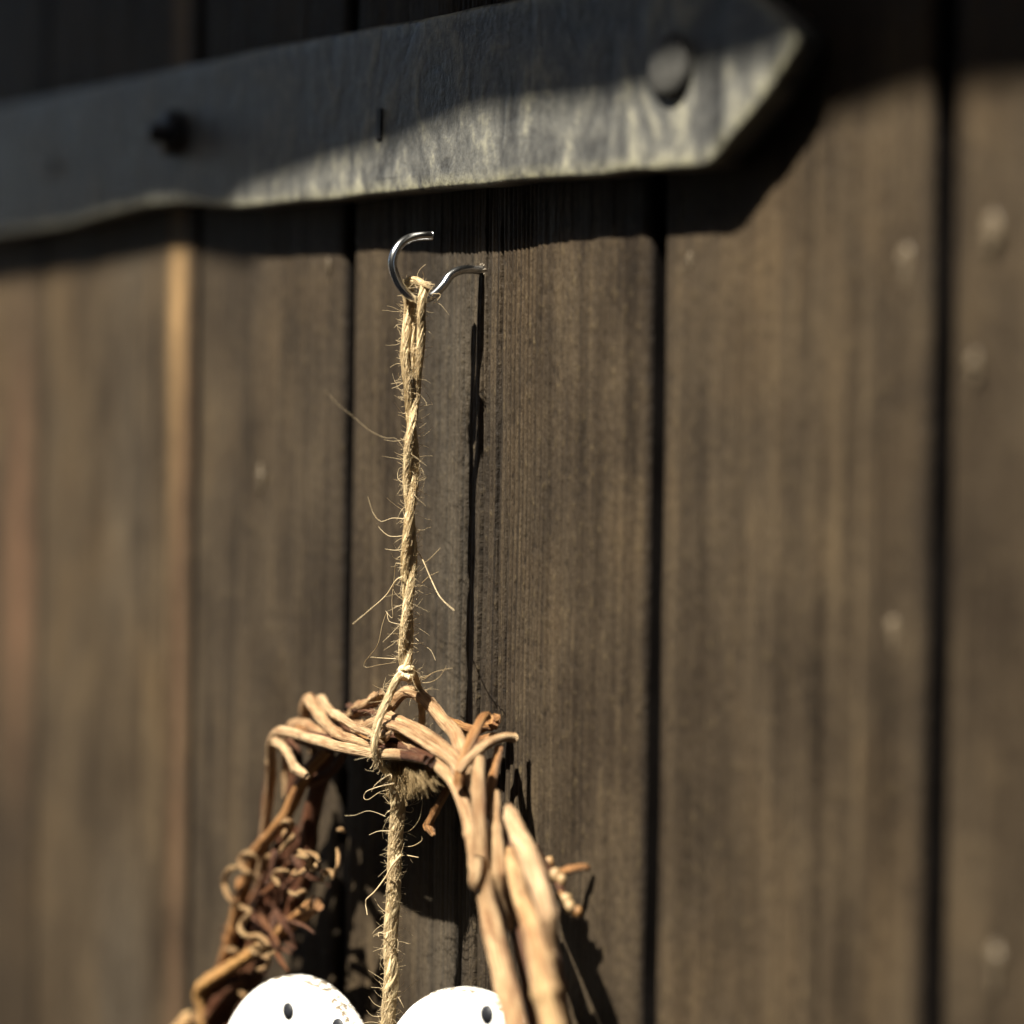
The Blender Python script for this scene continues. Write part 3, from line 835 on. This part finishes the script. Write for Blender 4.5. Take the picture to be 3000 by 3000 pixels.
# --- left arm
twig([(960, 2195, 26, 15), (914, 2242, 28, 18), (872, 2320, 29, 19), (836, 2390, 30, 19), (790, 2450, 31, 18), (750, 2494, 31, 18), (728, 2560, 30, 17), (706, 2640, 29, 17), (688, 2710, 28, 18), (668, 2790, 27, 18), (640, 2860, 26, 18), (610, 2940, 26, 19), (585, 3010, 26, 19), (520, 3300, 27, 20), (560, 3700, 28, 20), (760, 4050, 28, 20), (1120, 4220, 28, 20)], ORG)
twig([(965, 2195, 16, 20), (945, 2250, 17, 25), (925, 2330, 18, 26), (908, 2420, 19, 26), (902, 2500, 20, 25), (880, 2600, 21, 24), (840, 2700, 22, 22), (770, 2800, 22, 20), (690, 2920, 22, 20), (630, 3060, 23, 20), (560, 3350, 24, 20), (640, 3850, 26, 20), (1000, 4200, 28, 18)], RED)
twig([(800, 2170, 28, 13), (793, 2260, 24, 15), (785, 2350, 22, 16), (778, 2440, 22, 16), (770, 2520, 22, 15)], RED)
twig([(870, 2190, 18, 13), (858, 2300, 20, 15), (836, 2420, 21, 16), (812, 2520, 22, 16), (800, 2620, 22, 15)], RED)
twig([(1010, 2200, 20, 12), (970, 2260, 22, 14), (890, 2290, 26, 14), (870, 2200, 30, 12), (845, 2170, 31, 10)], RED)
twig([(806, 2172, 40, 13), (830, 2190, 41, 13), (852, 2225, 41, 13), (866, 2252, 40, 14), (890, 2268, 39, 13), (900, 2274, 39, 9)], PALE, rough=0.3)
twig([(712, 2570, 27, 14), (706, 2610, 28, 18), (690, 2690, 27, 18), (674, 2762, 27, 18), (660, 2810, 26, 17)], ORG)
twig([(770, 2770, 30, 16), (725, 2802, 31, 18), (663, 2842, 32, 19), (612, 2876, 32, 20), (584, 2903, 32, 18), (582, 2925, 32, 16), (590, 2965, 31, 15), (600, 3050, 30, 15)], (0.50, 0.29, 0.10))
twig([(720, 2860, 27, 18), (674, 2905, 28, 21), (638, 2945, 28, 22), (605, 2988, 28, 22), (580, 3060, 28, 20), (530, 3350, 28, 18), (600, 3800, 28, 18)], RED)
twig([(570, 2978, 32, 16), (552, 2992, 32, 24), (530, 3015, 31, 24), (510, 3060, 30, 20), (470, 3300, 29, 18), (520, 3700, 29, 18), (800, 4120, 28, 18)], (0.55, 0.38, 0.18))
twig([(770, 2840, 22, 17), (740, 2900, 23, 19), (700, 2990, 24, 20), (650, 3100, 25, 20), (600, 3400, 26, 20), (760, 3950, 27, 18)], RED)
twig([(820, 2735, 24, 20), (870, 2690, 25, 22), (905, 2662, 26, 23), (928, 2648, 27, 22)], ORG, knots=0)
for o in (-22, 4, 30):
    twig([(880 + o, 2420, 18, 13), (838 + o, 2520, 20, 19), (800 + o, 2620, 21, 21), (755 + o, 2720, 21, 20), (705 + o, 2830, 21, 18), (650 + o, 2940, 22, 17), (610 + o, 3060, 22, 16)], RED, rough=0.3)
# dense small dark twigs of the tangle
for j in range(52):
    u0 = rng.uniform(770, 872); v0 = rng.uniform(2470, 2740)
    u0 -= (v0 - 2500) * 0.25
    d0 = rng.uniform(14, 29); a = rng.uniform(0.9, 2.1)
    pl = []
    for k in range(4):
        pl.append((u0, v0, d0, rng.uniform(6, 10) if k < 3 else 4))
        a += rng.uniform(-0.5, 0.5)
        u0 += 42 * math.cos(a); v0 += 42 * math.sin(a); d0 += rng.uniform(-3, 3)
    twig(pl, RED if j % 4 else (0.20, 0.085, 0.034), 'twig', 9, step=0.002, knots=1, ridge=0.08, rough=0.15)
# curling tendrils (coordinates read in a window scaled 2.76 about 500, 2400)
def c6(pl, d, r):
    return [(500 + x / 2.76, 2400 + y / 2.76, d + 2.0 * math.sin(j * 1.7), r * (1.05 if 0 < j < len(pl) - 1 else 0.6)) for j, (x, y) in enumerate(pl)]
tend = [
    ([(690, 310), (650, 275), (600, 280), (565, 330), (575, 390), (620, 430), (660, 470), (680, 500)], 34, 12),
    ([(550, 385), (480, 405), (440, 460), (435, 530), (455, 600), (500, 660), (550, 705), (600, 722), (640, 752), (620, 790), (580, 825), (560, 880), (590, 930), (640, 950), (700, 940), (750, 965), (790, 1010), (820, 1050)], 36, 11),
    ([(820, 1050), (830, 1080), (800, 1090), (790, 1060), (750, 1030)], 34, 10),
    ([(900, 30), (940, 10), (980, 40), (960, 80), (920, 110), (905, 140)], 36, 12),
    ([(990, 120), (985, 150), (950, 190), (910, 230), (880, 260)], 35, 11),
    ([(1030, 240), (1060, 270), (1130, 275), (1180, 300), (1200, 335)], 33, 11),
    ([(1020, 300), (1080, 300), (1115, 340), (1105, 390), (1060, 430), (1005, 455)], 36, 13),
    ([(1005, 455), (985, 440), (1010, 410)], 36, 10),
    ([(950, 420), (900, 415), (850, 430), (835, 470), (865, 510), (870, 540)], 34, 10),
    ([(960, 590), (1010, 610), (1050, 590), (1090, 575)], 32, 11),
    ([(1220, 500), (1230, 460), (1270, 420), (1310, 440), (1300, 480)], 26, 11),
    ([(1320, 440), (1350, 380), (1355, 300), (1345, 235)], 24, 9),
    ([(1400, 105), (1380, 85), (1350, 90)], 24, 12),
    ([(650, 1030), (660, 1070), (710, 1090), (740, 1060), (720, 1020), (680, 1020)], 34, 10),
    ([(740, 1110), (780, 1120), (795, 1160), (770, 1200), (720, 1220), (700, 1200)], 34, 11),
    ([(450, 1050), (500, 1060), (540, 1090), (560, 1120)], 32, 12),
    ([(1140, 420), (1170, 390), (1180, 350)], 30, 10),
    ([(760, 320), (800, 300), (790, 340), (760, 400)], 28, 12),
    ([(560, 1400), (600, 1430), (620, 1470)], 28, 11),
]
for pl, d, r in tend:
    twig(c6(pl, d, r * 0.7), TEND, 'tendril', 10, ridge=0.03, rough=0.12, knots=0, step=0.001)
# tuft of pale fibre caught under the top of the ring
mb = MB()
for j in range(2600):
    t = rng.random()
    u0 = 1150 + 95 * t + rng.uniform(-14, 14)
    v0 = 2238 + rng.uniform(-12, 12)
    d = rng.uniform(14, 34)
    fan = (t - 0.35) * 60
    L = rng.choice((rng.uniform(0.3, 0.8), rng.uniform(0.6, 1.0), rng.uniform(0.7, 1.2)))
    pts = [at(u0, v0, d), at(u0 + fan * 0.35 * L + rng.uniform(-6, 6), v0 + 40 * L, d + rng.uniform(-2, 2)), at(u0 + fan * 0.8 * L + rng.uniform(-20, 20), v0 + (100 - 45 * abs(t - 0.3)) * L, d + rng.uniform(-2, 2))]
    fibre(mb, pts, 0.85 * per_px(pts[0]), 0.5 * per_px(pts[0]), 0.003)
tag(mb.build('fibre_tuft', mat_jute('straw_fibre', (0.44, 0.31, 0.15), (0.66, 0.50, 0.28), 0.3), wreath), kind='stuff')

# ------------------------------------------------------------------ painted heart
def mat_heart():
    mt, t, bs = mat_new('chipped_white_paint')
    tcv = nd(t, 'ShaderNodeTexCoord').outputs['Object']
    a = nd(t, 'ShaderNodeAttribute', attribute_name='tube')
    sx = nd(t, 'ShaderNodeSeparateXYZ')
    t.links.new(a.outputs['Vector'], sx.inputs[0])
    n_ = noise_tex(t, tcv, (420, 420, 420), 5, 0.7)
    n2 = noise_tex(t, tcv, (60, 60, 60), 3, 0.5)
    e = math_n(t, 'ADD', sx.outputs[0], math_n(t, 'MULTIPLY', math_n(t, 'SUBTRACT', n2, 0.5), 0.8))
    chip = math_n(t, 'MULTIPLY', ramp(t, e, [(0.62, (0, 0, 0)), (0.85, (1, 1, 1))]), ramp(t, n_, [(0.44, (0, 0, 0)), (0.52, (1, 1, 1))]))
    wc = ramp(t, n2, [(0.3, (0.80, 0.79, 0.76)), (0.7, (0.86, 0.855, 0.835))])
    t.links.new(mixc(t, chip, wc, (0.13, 0.10, 0.065)), bs.inputs['Base Color'])
    bs.inputs['Roughness'].default_value = 0.45
    t.links.new(bump(t, n_, 0.0003, 0.25), bs.inputs['Normal'])
    return mt
HEART = mat_heart()
h9 = math.radians(9)
HN = Vector((math.sin(h9), -math.cos(h9), 0))
# tipped back a little so that its face looks slightly upwards
HN = (HN + Vector((0, 0, 0.10))).normalized()
HP = at(1140, 2960, 30)
PL, PR = at_plane(870, 2857, HP, HN), at_plane(1362, 2892, HP, HN)
AX = (PR - PL).normalized()
AY = HN.cross(AX)
if AY.z < 0: AY = -AY
def heart2(t):
    return 16 * math.sin(t) ** 3, 13 * math.cos(t) - 5 * math.cos(2 * t) - 2 * math.cos(3 * t) - math.cos(4 * t)
tl = [heart2(2 * math.pi * k / 400) for k in range(400)]
topx, topy = max(((abs(x), y) for x, y in tl), key=lambda q: q[1])
SC = (PR - PL).length / (2 * topx)
MID = (PL + PR) / 2 - AY * topy * SC
heart = empty('wooden_heart', MID, 'white painted wooden heart with black dots inside the wreath', 'heart')
NH = 160
HO = [Vector(heart2(2 * math.pi * (k + 0.5) / NH)) * SC for k in range(NH)]
hn = []
for k in range(NH):
    tg = (HO[(k + 1) % NH] - HO[k - 1]).normalized()
    hn.append(Vector((-tg.y, tg.x)))
if sum(hn[k].dot(-HO[k]) for k in range(NH)) < 0: hn = [-q for q in hn]
rings = [(0.0016, -0.0045, 1), (0.0004, -0.0038, 1), (0, -0.0025, 0.8), (0, 0.0022, 0.8), (0.0003, 0.0034, 1.0), (0.0008, 0.0042, 0.85), (0.0014, 0.0047, 0.4), (0.0026, 0.0049, 0.0), (0.006, 0.0049, 0.0)]
vs_, at_, fs = [], [], []
for ins, out, wear in rings:
    for k in range(NH):
        q = HO[k] + hn[k] * ins
        vs_.append(MID + AX * q.x + AY * q.y + HN * out)
        at_.append((wear, 0, 0))
for r in range(len(rings) - 1):
    for k in range(NH):
        k2 = (k + 1) % NH
        fs.append((r * NH + k, r * NH + k2, (r + 1) * NH + k2, (r + 1) * NH + k))
fs.append(tuple((len(rings) - 1) * NH + k for k in range(NH)))
fs.append(tuple(range(NH))[::-1])
mb = MB(); mb.add(vs_, fs, at_)
mb.build('body', HEART, heart)
FRONT = MID + HN * 0.0049
dots = [at_plane(u, v, FRONT, HN) for u, v in ((845, 2962), (990, 3010), (1427, 2972))]
dots += [MID + AX * a * SC + AY * b * SC + HN * 0.0049 for a, b in ((-12, 1), (-5, -1), (3, 0.5), (10.5, 1.5), (-7, -7), (1, -6), (7, -5), (-1, -11))]
for c in dots:
    mb = MB()
    vs_ = [c + HN * 0.0003] + [c + HN * 0.00022 + (AX * math.cos(a) + AY * math.sin(a)) * 0.0031 * (1 + 0.04 * n1(a, c.x * 99)) for a in [2 * math.pi * k / 28 for k in range(28)]] \
        + [c - HN * 0.0003 + (AX * math.cos(a) + AY * math.sin(a)) * 0.0032 for a in [2 * math.pi * k / 28 for k in range(28)]]
    fs = [(0, 1 + k, 1 + (k + 1) % 28) for k in range(28)] + [(1 + k, 29 + k, 29 + (k + 1) % 28, 1 + (k + 1) % 28) for k in range(28)]
    mb.add(vs_, fs)
    mb.build('dot', DOT, heart)
